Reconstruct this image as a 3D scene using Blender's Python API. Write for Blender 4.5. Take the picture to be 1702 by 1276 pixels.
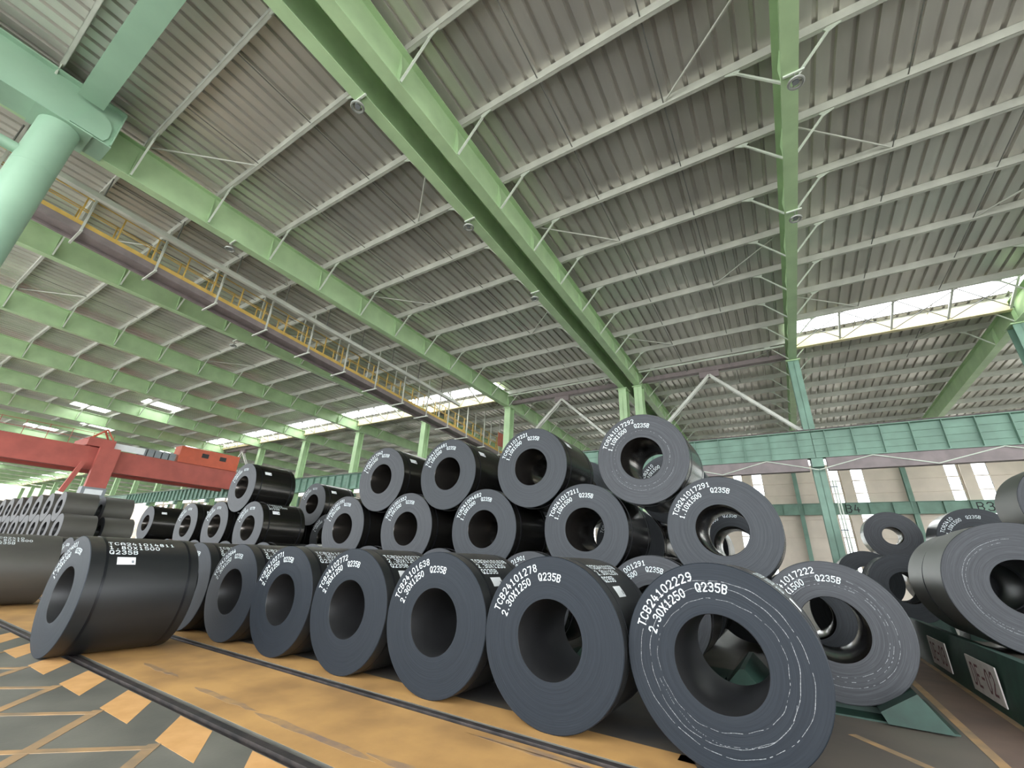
import bpy, math, random
from mathutils import Matrix, Vector
random.seed(7)
for o in list(bpy.data.objects): bpy.data.objects.remove(o)
S = bpy.context.scene
COL = S.collection

# ------------------------------------------------------------------ camera
YAW, PITCH, ROLL, FPX = 0.567228, 0.393273, 0.044745, 697.05
CAMH = 1.65
fwd = Vector((-math.sin(YAW)*math.cos(PITCH), math.cos(YAW)*math.cos(PITCH), math.sin(PITCH)))
rt0 = Vector((math.cos(YAW), math.sin(YAW), 0)); up0 = rt0.cross(fwd)
rt = rt0*math.cos(ROLL)+up0*math.sin(ROLL); up = up0*math.cos(ROLL)-rt0*math.sin(ROLL)
cd = bpy.data.cameras.new('camera'); cam = bpy.data.objects.new('camera', cd); COL.objects.link(cam)
cd.sensor_fit = 'HORIZONTAL'; cd.sensor_width = 36.0; cd.lens = FPX*36.0/1702.0
cd.clip_start = 0.05; cd.clip_end = 1000
m = Matrix((rt, up, -fwd)).transposed().to_4x4(); m.translation = (0, 0, CAMH)
cam.matrix_world = m
S.camera = cam

# ------------------------------------------------------------------ world and exposure
W = bpy.data.worlds.new('overcast_sky'); S.world = W; W.use_nodes = True
bg = W.node_tree.nodes['Background']
bg.inputs[0].default_value = (0.93, 0.97, 1.0, 1); bg.inputs[1].default_value = 1.6
S.view_settings.view_transform = 'Standard'; S.view_settings.look = 'None'
S.view_settings.gamma = 1.0; S.view_settings.use_curve_mapping = False
S.view_settings.exposure = 2.28
try:
    S.cycles.max_bounces = 10; S.cycles.diffuse_bounces = 6; S.cycles.glossy_bounces = 4
    S.cycles.transparent_max_bounces = 12
except Exception: pass

# ------------------------------------------------------------------ materials
def mat(name, col, rough=0.6, metal=0.0, var=0.12, scale=3.0, bump=0.0, bscale=40.0, col2=None, stretch=(1,1,1), spec=0.5):
    M = bpy.data.materials.new(name); M.use_nodes = True
    nt = M.node_tree; N = nt.nodes; L = nt.links; P = N['Principled BSDF']
    P.inputs['Roughness'].default_value = rough; P.inputs['Metallic'].default_value = metal
    P.inputs['Specular IOR Level'].default_value = spec
    tc = N.new('ShaderNodeTexCoord'); mp = N.new('ShaderNodeMapping'); mp.inputs['Scale'].default_value = stretch
    L.new(tc.outputs['Object'], mp.inputs['Vector'])
    no = N.new('ShaderNodeTexNoise'); no.inputs['Scale'].default_value = scale; no.inputs['Detail'].default_value = 6
    L.new(mp.outputs[0], no.inputs['Vector'])
    mr = N.new('ShaderNodeMapRange'); mr.inputs[1].default_value = 0.35; mr.inputs[2].default_value = 0.65
    L.new(no.outputs[0], mr.inputs[0])
    mx = N.new('ShaderNodeMix'); mx.data_type = 'RGBA'; L.new(mr.outputs[0], mx.inputs[0])
    c2 = col2 if col2 else tuple(c*(1+var) for c in col)
    c1 = col if col2 else tuple(c*(1-var) for c in col)
    mx.inputs[6].default_value = (*c1, 1); mx.inputs[7].default_value = (*c2, 1)
    L.new(mx.outputs[2], P.inputs['Base Color'])
    if bump:
        nb = N.new('ShaderNodeTexNoise'); nb.inputs['Scale'].default_value = bscale; nb.inputs['Detail'].default_value = 4
        L.new(mp.outputs[0], nb.inputs['Vector'])
        b = N.new('ShaderNodeBump'); b.inputs['Strength'].default_value = bump; b.inputs['Distance'].default_value = 0.01
        L.new(nb.outputs[0], b.inputs['Height']); L.new(b.outputs[0], P.inputs['Normal'])
    return M

M_GREEN  = mat('light green paint', (0.40,0.56,0.32), 0.5, var=.10, scale=1.2)
M_TEAL   = mat('teal green paint', (0.155,0.265,0.205), 0.5, var=.12, scale=1.5)
M_MINT   = mat('mint green pipe paint', (0.29,0.45,0.33), 0.38, var=.06, scale=1.0)
M_DGREEN = mat('dark green paint', (0.014,0.042,0.030), 0.55, var=.25, scale=4)
M_SHEET  = mat('galvanised roof sheet', (0.60,0.58,0.54), 0.34, metal=0.55, var=.14, scale=.9, stretch=(1,.15,1))
M_PURLIN = mat('pale grey purlin', (0.50,0.51,0.46), 0.5, var=.10, scale=1.5)
M_BRACE  = mat('pale painted brace', (0.55,0.60,0.52), 0.5, var=.08, scale=3)
M_ROD    = mat('dark tie rod', (0.16,0.16,0.15), 0.5, var=.1)
M_BEAMD  = mat('mauve grey beam', (0.20,0.165,0.165), 0.55, var=.12)
M_CREAM  = mat('cream gutter paint', (0.62,0.55,0.33), 0.6, var=.08)
M_WALL   = mat('beige wall cladding', (0.64,0.56,0.47), 0.7, var=.08, scale=.7)
M_YELLOW = mat('yellow railing paint', (0.55,0.36,0.09), 0.55, var=.12)
M_RED    = mat('brick red crane paint', (0.42,0.10,0.08), 0.6, var=.10, scale=1.2)
M_ORANGE = mat('orange red house paint', (0.52,0.10,0.05), 0.5, var=.07, scale=2)
M_GREYBX = mat('grey cabinet paint', (0.23,0.25,0.27), 0.5, var=.07)
M_WHITE  = mat('white spray paint', (0.80,0.88,0.90), 0.7, var=.04)
M_STICK  = mat('white paper sticker', (0.78,0.80,0.82), 0.6, var=.03)
M_STRAP  = mat('dark strap steel', (0.012,0.013,0.016), 0.35, metal=.4, var=.1)
M_PLATE  = mat('off white plate', (0.55,0.50,0.47), 0.6, var=.08, scale=9)
M_MAROON = mat('faded maroon lettering', (0.16,0.055,0.06), 0.7, var=.2, scale=20)
M_CONC   = mat('worn grey floor paint', (0.095,0.093,0.08), 0.5, col2=(0.16,0.153,0.128), scale=.9, bump=.12, bscale=30)
M_LANE   = mat('ochre lane paint', (0.34,0.19,0.072), 0.55, col2=(0.52,0.295,0.105), scale=1.3, bump=.1, bscale=25)
M_OCHRE  = mat('ochre stripe paint', (0.60,0.33,0.13), 0.6, col2=(0.52,0.28,0.10), scale=5)
M_FADE   = mat('faded ochre line', (0.22,0.16,0.10), 0.6, col2=(0.40,0.24,0.11), scale=2.5)
M_PATH   = mat('faded rust path paint', (0.115,0.075,0.058), 0.6, col2=(0.16,0.105,0.078), scale=1.5)
M_WORN   = mat('worn bare patch', (0.22,0.15,0.11), 0.6, col2=(0.40,0.24,0.10), scale=5)
M_RAIL   = mat('dark rail steel', (0.045,0.042,0.042), 0.45, metal=.5, col2=(0.09,0.075,0.07), scale=6, bump=.2)
M_LAMP   = mat('lamp ring metal', (0.30,0.31,0.29), 0.4, metal=.5)
M_SCUFF  = mat('bright edge scuff', (0.20,0.21,0.22), 0.5, var=.2, scale=30)
M_DARK   = mat('dark opening', (0.02,0.02,0.022), 0.6)

def skylight_mat():
    M = bpy.data.materials.new('translucent skylight sheet'); M.use_nodes = True
    nt = M.node_tree; nt.nodes.clear()
    o = nt.nodes.new('ShaderNodeOutputMaterial'); t = nt.nodes.new('ShaderNodeBsdfTranslucent'); g = nt.nodes.new('ShaderNodeBsdfTransparent')
    mx = nt.nodes.new('ShaderNodeMixShader'); mx.inputs[0].default_value = .45
    t.inputs[0].default_value = (.95,.95,.92,1); g.inputs[0].default_value = (.95,.95,.93,1)
    nt.links.new(g.outputs[0], mx.inputs[1]); nt.links.new(t.outputs[0], mx.inputs[2]); nt.links.new(mx.outputs[0], o.inputs[0])
    return M
M_SKY = skylight_mat()
def glass_mat():
    M = bpy.data.materials.new('window glass'); M.use_nodes = True
    nt = M.node_tree; nt.nodes.clear()
    o = nt.nodes.new('ShaderNodeOutputMaterial'); t = nt.nodes.new('ShaderNodeBsdfTransparent'); g = nt.nodes.new('ShaderNodeBsdfGlossy')
    g.inputs['Roughness'].default_value = .05; t.inputs[0].default_value = (.97,.98,.97,1)
    mx = nt.nodes.new('ShaderNodeMixShader'); mx.inputs[0].default_value = .06
    nt.links.new(t.outputs[0], mx.inputs[1]); nt.links.new(g.outputs[0], mx.inputs[2]); nt.links.new(mx.outputs[0], o.inputs[0])
    return M
M_GLASS = glass_mat()

def coil_face_mat(name, dark, light, scuff, spec=.3):
    """wound sheet edges: fine concentric rings around the coil axis (object Y)"""
    M = bpy.data.materials.new(name); M.use_nodes = True
    nt = M.node_tree; N = nt.nodes; L = nt.links; P = N['Principled BSDF']
    P.inputs['Roughness'].default_value = .55; P.inputs['Metallic'].default_value = .1; P.inputs['Specular IOR Level'].default_value = spec
    tc = N.new('ShaderNodeTexCoord'); sp = N.new('ShaderNodeSeparateXYZ'); L.new(tc.outputs['Object'], sp.inputs[0])
    cb = N.new('ShaderNodeCombineXYZ'); L.new(sp.outputs[0], cb.inputs[0]); L.new(sp.outputs[2], cb.inputs[2])
    ln = N.new('ShaderNodeVectorMath'); ln.operation = 'LENGTH'; L.new(cb.outputs[0], ln.inputs[0])
    oi = N.new('ShaderNodeObjectInfo')
    def rings(fr, fa, off):
        a = N.new('ShaderNodeMath'); a.operation = 'MULTIPLY_ADD'; a.inputs[1].default_value = fr; L.new(ln.outputs['Value'], a.inputs[0])
        r = N.new('ShaderNodeMath'); r.operation = 'MULTIPLY_ADD'; r.inputs[1].default_value = 50; r.inputs[2].default_value = off
        L.new(oi.outputs['Random'], r.inputs[0]); L.new(r.outputs[0], a.inputs[2])
        x = N.new('ShaderNodeMath'); x.operation = 'MULTIPLY'; x.inputs[1].default_value = fa; L.new(sp.outputs[0], x.inputs[0])
        z = N.new('ShaderNodeMath'); z.operation = 'MULTIPLY'; z.inputs[1].default_value = fa; L.new(sp.outputs[2], z.inputs[0])
        c = N.new('ShaderNodeCombineXYZ'); L.new(a.outputs[0], c.inputs[0]); L.new(x.outputs[0], c.inputs[1]); L.new(z.outputs[0], c.inputs[2])
        n = N.new('ShaderNodeTexNoise'); n.inputs['Scale'].default_value = 1; n.inputs['Detail'].default_value = 3; L.new(c.outputs[0], n.inputs['Vector'])
        return n
    n1 = rings(90, 1.2, 0); n2 = rings(260, 5, 17)
    m1 = N.new('ShaderNodeMapRange'); m1.inputs[1].default_value = .3; m1.inputs[2].default_value = .7; L.new(n1.outputs[0], m1.inputs[0])
    mx = N.new('ShaderNodeMix'); mx.data_type = 'RGBA'; L.new(m1.outputs[0], mx.inputs[0])
    mx.inputs[6].default_value = (*dark, 1); mx.inputs[7].default_value = (*light, 1)
    m2 = N.new('ShaderNodeMapRange'); m2.inputs[1].default_value = .58; m2.inputs[2].default_value = .8; m2.inputs[4].default_value = .55; L.new(n2.outputs[0], m2.inputs[0])
    mb = N.new('ShaderNodeMix'); mb.data_type = 'RGBA'; L.new(m2.outputs[0], mb.inputs[0]); L.new(mx.outputs[2], mb.inputs[6]); mb.inputs[7].default_value = (*scuff, 1)
    L.new(mb.outputs[2], P.inputs['Base Color'])
    b = N.new('ShaderNodeBump'); b.inputs['Strength'].default_value = .25; b.inputs['Distance'].default_value = .004
    L.new(n1.outputs[0], b.inputs['Height']); L.new(b.outputs[0], P.inputs['Normal'])
    return M
M_FACE_A = coil_face_mat('slate sheet edges', (.0105,.0140,.0190), (.0155,.0200,.0265), (.028,.034,.042), .22)
M_FACE_B = coil_face_mat('scuffed grey sheet edges', (.026,.028,.032), (.050,.053,.059), (.12,.125,.135), .3)
M_FACE_M = coil_face_mat('blue grey sheet edges', (.021,.024,.028), (.036,.040,.046), (.07,.075,.083), .3)
M_SHELL_A = mat('dull dark wrap', (.014,.0155,.0165), .42, metal=.2, col2=(.023,.024,.025), scale=2.2, bump=.05, bscale=14, stretch=(1,.3,1))
M_SHELL_B = mat('glossy black wrap', (.034,.034,.034), .2, metal=.85, col2=(.060,.056,.051), scale=2.0, bump=.04, bscale=10, stretch=(1,.3,1))
M_SHELL_C = mat('grey mill wrap', (.085,.081,.073), .45, metal=.2, col2=(.115,.108,.096), scale=1.5, stretch=(1,.3,1))
def add_dust_and_skylight(M, col, amt):  # dust plus skylight brightening, both painted onto upward-facing shell tops
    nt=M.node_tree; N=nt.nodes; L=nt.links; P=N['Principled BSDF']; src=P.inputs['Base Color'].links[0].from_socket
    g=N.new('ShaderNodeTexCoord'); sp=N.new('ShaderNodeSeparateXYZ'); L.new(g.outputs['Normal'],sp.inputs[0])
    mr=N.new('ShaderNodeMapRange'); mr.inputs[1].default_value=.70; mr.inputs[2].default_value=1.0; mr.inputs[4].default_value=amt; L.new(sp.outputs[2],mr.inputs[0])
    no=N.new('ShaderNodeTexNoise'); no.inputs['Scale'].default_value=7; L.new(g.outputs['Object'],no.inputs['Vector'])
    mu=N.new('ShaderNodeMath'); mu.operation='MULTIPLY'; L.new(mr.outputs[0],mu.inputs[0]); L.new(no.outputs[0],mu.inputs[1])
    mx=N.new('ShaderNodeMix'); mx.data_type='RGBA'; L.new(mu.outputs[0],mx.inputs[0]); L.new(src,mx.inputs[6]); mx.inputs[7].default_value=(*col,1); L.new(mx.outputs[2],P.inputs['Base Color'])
add_dust_and_skylight(M_SHELL_A,(.085,.075,.062),1.4)
M_BORE_A = mat('dark bore', (.022,.022,.023), .40, metal=.4)
M_BORE_B = mat('shiny bore', (.11,.10,.092), .18, metal=.9, var=.3, scale=4, stretch=(1,.3,1))

# ------------------------------------------------------------------ mesh helpers
class MB:
    def __init__(s): s.v=[]; s.f=[]; s.m=[]
    def add(s, vs, fs, mi=0):
        o=len(s.v); s.v+= [tuple(v) for v in vs]
        for f in fs: s.f.append(tuple(i+o for i in f)); s.m.append(mi)
        return s
    def box(s, a, b, mi=0):
        x0,y0,z0=[min(p,q) for p,q in zip(a,b)]; x1,y1,z1=[max(p,q) for p,q in zip(a,b)]
        return s.add([(x0,y0,z0),(x1,y0,z0),(x1,y1,z0),(x0,y1,z0),(x0,y0,z1),(x1,y0,z1),(x1,y1,z1),(x0,y1,z1)],
            [(0,3,2,1),(4,5,6,7),(0,1,5,4),(1,2,6,5),(2,3,7,6),(3,0,4,7)], mi)
    def bar(s, p, q, w, h, up=(0,0,1), mi=0):
        p=Vector(p); q=Vector(q); d=(q-p).normalized(); u=Vector(up)
        if abs(d.dot(u))>.98: u=Vector((1,0,0))
        sd=d.cross(u).normalized()*w/2; uu=sd.cross(d).normalized()*h/2
        vs=[p-sd-uu,p+sd-uu,p+sd+uu,p-sd+uu,q-sd-uu,q+sd-uu,q+sd+uu,q-sd+uu]
        return s.add(vs,[(0,3,2,1),(4,5,6,7),(0,1,5,4),(1,2,6,5),(2,3,7,6),(3,0,4,7)],mi)
    def cyl(s, p, q, r, n=12, r2=None, mi=0, caps=True):
        p=Vector(p); q=Vector(q); d=(q-p).normalized(); u=Vector((0,0,1)) if abs(d.z)<.9 else Vector((1,0,0))
        a=d.cross(u).normalized(); b=d.cross(a); r2=r if r2 is None else r2; vs=[]
        for i in range(n):
            t=2*math.pi*i/n; e=a*math.cos(t)+b*math.sin(t); vs+= [p+e*r, q+e*r2]
        fs=[(2*i,2*((i+1)%n),2*((i+1)%n)+1,2*i+1) for i in range(n)]
        if caps: fs+= [tuple(2*i for i in range(n))[::-1], tuple(2*i+1 for i in range(n))]
        return s.add(vs,fs,mi)
    def prism(s, poly, y0, y1, mi=0):
        n=len(poly); vs=[(x,y0,z) for x,z in poly]+[(x,y1,z) for x,z in poly]
        fs=[tuple(range(n)), tuple(range(2*n-1,n-1,-1))]+[(i,i+n,(i+1)%n+n,(i+1)%n) for i in range(n)]
        return s.add(vs,fs,mi)
    def torus(s, c, R, r, n=28, k=8, axis='Y', mi=0):
        vs=[]
        for i in range(n):
            t=2*math.pi*i/n
            for j in range(k):
                u=2*math.pi*j/k; rr=R+r*math.cos(u); h=r*math.sin(u)
                p=(rr*math.cos(t),h,rr*math.sin(t)) if axis=='Y' else (rr*math.cos(t),rr*math.sin(t),h)
                vs.append((c[0]+p[0],c[1]+p[1],c[2]+p[2]))
        fs=[(i*k+j,((i+1)%n)*k+j,((i+1)%n)*k+(j+1)%k,i*k+(j+1)%k) for i in range(n) for j in range(k)]
        return s.add(vs,fs,mi)
    def mesh(s, name, mats, smooth=False):
        me=bpy.data.meshes.new(name); me.from_pydata(s.v,[],s.f)
        for m_ in (mats if isinstance(mats,(list,tuple)) else [mats]): me.materials.append(m_)
        me.polygons.foreach_set('material_index', s.m)
        if smooth:
            me.polygons.foreach_set('use_smooth',[True]*len(s.f))
            try: me.set_sharp_from_angle(angle=math.radians(35))
            except Exception: pass
        me.update(); return me
    def obj(s, name, mats, parent=None, loc=(0,0,0), smooth=False):
        return place(name, s.mesh(name,mats,smooth), parent, loc)
def place(name, me, parent=None, loc=(0,0,0), rot=None, scale=None):
    o=bpy.data.objects.new(name,me); COL.objects.link(o); o.parent=parent; o.location=loc
    if rot: o.rotation_euler=rot
    if scale: o.scale=scale
    return o
def thing(name, label, cat, loc=(0,0,0), group=None):
    o=bpy.data.objects.new(name,None); COL.objects.link(o); o.location=loc; o.empty_display_size=.2
    return tag(o,label,cat,group)
def tag(o,label,cat,group=None):
    o['label']=label; o['category']=cat
    if group: o['group']=group
    return o
def struct(o): o['kind']='structure'; return o
ORD=['first','second','third','fourth','fifth','sixth','seventh','eighth','ninth','tenth','eleventh','twelfth','thirteenth','fourteenth','fifteenth','sixteenth','seventeenth','eighteenth','nineteenth','twentieth']
def stuff(o): o['kind']='stuff'; return o
def root_struct(name, loc=(0,0,0)):
    o=bpy.data.objects.new(name,None); COL.objects.link(o); o.location=loc; return struct(o)

# ------------------------------------------------------------------ layout
RAFT_R = [23.05, 15.9, 8.75, 1.6]
RX_2R, RX_2L = -5.5, -6.35
RAFT_L = [-13.8-7.15*k for k in range(17)]
YC, YW = 21.5, 44.0
SL = 0.03
def zr(y): return 12.15-SL*y            # purlin mid height
PUR_DY = 1.97
PUR_Y = [3.45+PUR_DY*k for k in range(-6, 21)]
BAYS = [(15.9,23.05),(8.75,15.9),(1.6,8.75),(RX_2R,1.6),(RX_2L,RX_2R),(-13.8,RX_2L)]+[(RAFT_L[i+1],RAFT_L[i]) for i in range(16)]
XEND = RAFT_L[-1]
YN = -8.6

# ------------------------------------------------------------------ floor
G1, G2 = (2.80,3.02), (4.42,4.62)
fb = MB()
for y0,y1 in ((-45,G1[0]),(G1[1],G2[0]),(G2[1],60)): fb.box((-160,max(y0,-9),-.3),(60,min(y1,YW),0))
for g in (G1,G2): fb.box((-160,g[0],-.3),(60,g[1],-.07))
floor = struct(fb.obj('floor', M_CONC))
ap=MB()
for a,b_ in (((-260,-120,-.3),(160,-9,-.002)),((-260,YW,-.3),(160,140,-.002)),((60,-9,-.3),(160,YW,-.002)),((-260,-9,-.3),(-160,YW,-.002))): ap.box(a,b_)
ap.obj('bounce_apron', mat('pale light bounce concrete',(0.52,0.50,0.46),.8,scale=.4), floor)  # unseen outside ground, added pale to bounce sky light up to the roof
def patch(name, poly, h, mt):
    b=MB(); n=len(poly)
    b.add([(x,y,0) for x,y in poly]+[(x,y,h) for x,y in poly],[tuple(range(n-1,-1,-1)),tuple(range(n,2*n))]+[(i,(i+1)%n,(i+1)%n+n,i+n) for i in range(n)])
    return b.obj(name, mt, floor)
patch('lane_paint', [(-40,G1[1]),(6,G1[1]),(6,G2[0]),(-40,G2[0])], .0015, M_LANE)
patch('lane_paint', [(-40,G2[1]),(-.9,G2[1]),(-1.1,5.15),(-40,5.15)], .0015, M_LANE)
patch('bare_shadow_bay', [(-40,5.15),(-1.1,5.15),(-1.3,9.6),(-40,9.6)], .001, mat('bare floor with coil shadow',(0.055,0.052,0.05),.5,col2=(0.10,0.085,0.065),scale=1.5))  # dark bare floor, with the shadows below the coils painted in
for x0,x1,yy in ((-6.6,-5.2,3.33),(-5.2,-3.3,3.30),(-3.5,-2.2,3.36),(-3.1,-1.0,4.30),(-8.4,-7.2,3.4),(-2.6,-1.2,3.25)):
    n=9; top=[]; bot=[]
    for i in range(n):
        t=i/(n-1); x=x0+(x1-x0)*t; w=.06*math.sin(math.pi*t)**.6+.004
        top.append((x, yy+.02*random.uniform(-1,1)+w)); bot.append((x, yy+.02*random.uniform(-1,1)-w*.7))
    patch('bare_patch', bot+top[::-1], .0022, M_WORN)
for k in range(-9,5):
    x=-7.9+1.37*k
    patch('hazard_stripe', [(x,2.38),(x+.73,2.38),(x+.15,2.79),(x-.58+.07,2.79)], .0015, M_OCHRE)
def line(a,b,w,h=.003,mt=M_OCHRE):
    a=Vector((*a,0)); b=Vector((*b,0)); d=(b-a).normalized(); n=Vector((-d.y,d.x,0))*w/2
    patch('hatch_line',[tuple((a-n)[:2]),tuple((b-n)[:2]),tuple((b+n)[:2]),tuple((a+n)[:2])],h,mt)
for k in range(-6,4):
    x=-6.45+1.37*k
    line((x,2.35),(x+1.9,.65),.10,.003,M_FADE); line((x+.1,2.33),(x-1.75,.55),.08,.004,M_FADE)
# right-hand side: rust path and stripe
patch('rust_path', [(1.46,6.2),(2.0,6.2),(2.0,24),(1.46,24)], .003, M_PATH)
patch('path_edge', [(1.36,6.2),(1.46,6.2),(1.46,24),(1.36,24)], .0035, M_FADE)
patch('path_edge', [(2.0,6.2),(2.08,6.2),(2.08,24),(2.0,24)], .0035, M_FADE)
line((.25,6.95),(1.0,6.1),.10,.003,M_FADE)
patch('aisle_wear', [(-1.2,5.0),(8,5.0),(8,40),(-1.2,40)], .0015, mat('brown worn aisle',(0.085,0.072,0.06),.5,col2=(0.12,0.10,0.08),scale=.8))
for i,(g,lb) in enumerate(((G1,'dark sunken floor rail along the hazard stripes'),(G2,'dark sunken floor rail beside the front row of coils'))):
    t=thing('floor_rail', lb, 'rail', (-20,(g[0]+g[1])/2,-.07))
    MB().prism([(-.075,0),(.075,0),(.075,.012),(.02,.025),(-.02,.025),(-.075,.012)],0,1).mesh('x',M_RAIL)
    a=MB(); a.box((-30,-.075,0),(26,.075,.014)); a.obj('rail_foot',M_RAIL,t)
    a=MB(); a.box((-30,-.012,.014),(26,.012,.045)); a.obj('rail_web',M_RAIL,t)
    a=MB(); a.box((-30,-.036,.045),(26,.036,.078)); a.obj('rail_head',M_RAIL,t)

# ------------------------------------------------------------------ roof: ceiling with sheets, purlins, rods, skylights
ceiling = root_struct('ceiling')
def sheet(x0,x1,y0,y1,mt=M_SHEET):
    """trapezoidal ribbed sheet, ribs run down the slope"""
    n=max(2,round((x1-x0)/.357)); p=(x1-x0)/n; pr=[]
    for i in range(n):
        a=x0+i*p; pr+=[(a,0),(a+.70*p,0),(a+.76*p,.075),(a+.94*p,.075)]
    pr.append((x1,0)); b=MB()
    vs=[]
    for y in (y0,y1):
        for x,h in pr: vs.append((x,y,zr(y)+.125+h))
    k=len(pr); b.add(vs,[(i,i+1,k+i+1,k+i) for i in range(k-1)])
    b.add([(v[0],v[1],v[2]+.06) for v in vs],[(i,k+i,k+i+1,i+1) for i in range(k-1)])
    return b.obj('roof_sheet',mt,ceiling)
def skylight(x0,x1,y0,y1):
    b=MB(); b.add([(x0,y0,zr(y0)+.17),(x1,y0,zr(y0)+.17),(x1,y1,zr(y1)+.17),(x0,y1,zr(y1)+.17)],[(0,1,2,3)])
    return b.obj('skylight_pane',M_SKY,ceiling)
SKY0, SKY1 = 19.55, 20.95
for bi,(x0,x1) in enumerate(BAYS):
    has = not (x0 in (RX_2R,RX_2L) or x1==RX_2L)
    if not has:
        for s0,s1 in ((YN,9.3),(9.3,21.1),(21.1,33),(33,YW)): sheet(x0,x1,s0,s1)
    else:
        far = x1 < -33
        if far:
            for s0,s1 in ((YN,2),(2,SKY0)):
                c = x0+1.05
                ym=(s0+s1)/2 + (1.5 if bi%2 else -1.0)
                sheet(x0,c-.75,s0,s1); sheet(c+.75,x1,s0,s1); sheet(c-.75,c+.75,s0,ym-1.2); sheet(c-.75,c+.75,ym+1.2,s1)
                skylight(c-.75,c+.75,ym-1.2,ym+1.2)
        else:
            sheet(x0,x1,YN,9.3); sheet(x0,x1,9.3,SKY0)
        skylight(x0+.1,x1-.1,SKY0,SKY1)
        sheet(x0,x1,SKY1,33); sheet(x0,x1,33,YW)
# purlins: C section
def csec(L):
    b=MB(); h=.125; w=.085; t=.012
    b.box((0,-t/2,-h),(L,t/2,h)); b.box((0,-t/2,-h),(L,w,-h+t)); b.box((0,-t/2,h-t),(L,w,h)); b.box((0,w-t,-h),(L,w,-h+.035))
    return b.mesh('purlin',M_PURLIN)
PM={}; farp=MB(); npur=0
for bi,(x0,x1) in enumerate(BAYS):
    L=round(x1-x0-.02,3)
    if L not in PM: PM[L]=csec(L)
    for y in PUR_Y:
        if SKY0<y<SKY1 and not (x0 in (RX_2R,RX_2L) or x1==RX_2L): continue
        if x1<-56 or y<-6:
            farp.box((x0,y-.04,zr(y)-.125),(x1,y+.04,zr(y)+.12)); continue
        place('purlin',PM[L],ceiling,(x0+.01,y,zr(y))); npur+=1
stuff(farp.obj('far_purlins',M_PURLIN,ceiling))
# tie rods between purlins of the nearer bays
rod=MB().cyl((0,0,0),(0,PUR_DY,-SL*PUR_DY),.014,6).mesh('tie_rod',M_ROD)
dia=MB().cyl((0,0,0),(2.3,PUR_DY,-SL*PUR_DY),.026,6).mesh('diagonal_rod',M_PURLIN)
dib=MB().cyl((2.3,0,0),(0,PUR_DY,-SL*PUR_DY),.026,6).mesh('diagonal_rod',M_PURLIN)
for (x0,x1) in BAYS[2:8]:
    if x1-x0<2: continue
    for i,y in enumerate(PUR_Y[5:17]):
        for fx in (1/3,2/3): place('tie_rod',rod,ceiling,(x0+(x1-x0)*fx,y,zr(y)-.06))
        if i%2==0: place('diagonal_rod',dia if i%4==0 else dib,ceiling,(x0+(.05 if i%4==0 else x1-x0-2.35),y,zr(y)-.05))

# ------------------------------------------------------------------ rafters
FZ = -1.30        # bottom flange below purlin mid
def fz(y): return -1.27+.30*min(max(y,0),YC)/YC
def rafter(x, label, sides, detail, group=None):
    K = 1.0 if x>-15 else (.9 if x>-50 else .65)
    t=thing('roof_rafter', label, 'roof beam', (x,0,0), group)
    def strip(w0,w1,d0,d1,name):
        b=MB(); vs=[]; ys=(YN,0,YC,YW-.15)
        for y in ys:
            z=zr(y); f=fz(y)*K; e0=d0 if d0>-.5 else f+(d0+2); e1=d1 if d1>-.5 else f+(d1+2)
            vs+=[(w0,y,z+e0),(w1,y,z+e0),(w1,y,z+e1),(w0,y,z+e1)]
        fs=[(0,1,2,3),(15,14,13,12)]
        for i in range(3):
            o=4*i; fs+=[(o,o+4,o+5,o+1),(o+1,o+5,o+6,o+2),(o+2,o+6,o+7,o+3),(o+3,o+7,o+4,o)]
        b.add(vs,fs); return b.obj(name,M_GREEN,t)
    strip(-.15,.15,-2,-1.975,'bottom_flange'); strip(-.15,.15,-.155,-.13,'top_flange'); strip(-.012,.012,-1.975,-.155,'web')
    if not detail: return t
    stm=BRC['st']
    for y in PUR_Y:
        if y<-5 or y>42 or (detail==1 and y>24): continue
        for s in sides:
            place('stiffener',stm,t,(0,y,zr(y)),scale=(s,1,-fz(y)*K/1.3))
            place('fly_brace',BRC['br'],t,(0,y,zr(y)),scale=(s,1,-fz(y)*K/1.3))
    return t
BRC={}
b=MB(); b.add([(.012,-.01,FZ+.025),(.14,-.01,FZ+.025),(.14,-.01,FZ+.5),(.012,-.01,-.16),(.012,.01,FZ+.025),(.14,.01,FZ+.025),(.14,.01,FZ+.5),(.012,.01,-.16)],[(0,1,2,3),(7,6,5,4),(0,4,5,1),(1,5,6,2),(2,6,7,3),(3,7,4,0)])
BRC['st']=b.mesh('stiffener',M_GREEN)
b=MB(); b.bar((.13,.03,FZ+.08),(.86,.03,-.20),.045,.045); b.bar((.78,.03,-.24),(1.02,.03,-.10),.02,.14)
BRC['br']=b.mesh('fly_brace',M_BRACE)
rafter(23.05,'green roof rafter nearest the open end of the hall',(-1,1),0)
rafter(15.9,'green roof rafter next to the one at the open end of the hall',(-1,1),0)
rafter(8.75,'green roof rafter at the far end of the skylight strip with cream gutter',(-1,1),1)
rafter(1.6,'green roof rafter with pale braces on both sides and two ring lamps',(-1,1),2)
rafter(RX_2R,'light green rafter of the close pair with braces on its outer side',(1,),2)
rafter(RX_2L,'darker side rafter of the close pair carrying ring lamps',(-1,),2)
rafter(RAFT_L[0],'light green rafter resting on the round pipe column',(1,),2)
rafter(RAFT_L[1],'green rafter running beside the suspended walkway',(1,),2)
for i,x in enumerate(RAFT_L[2:]):
    rafter(x,'green roof rafter, %s in the row beyond the suspended walkway'%ORD[i],(1,),1 if i<4 else 0,'far roof rafters')
# expansion joint filler between the pair
b=MB()
for y in (0,): pass
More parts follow.
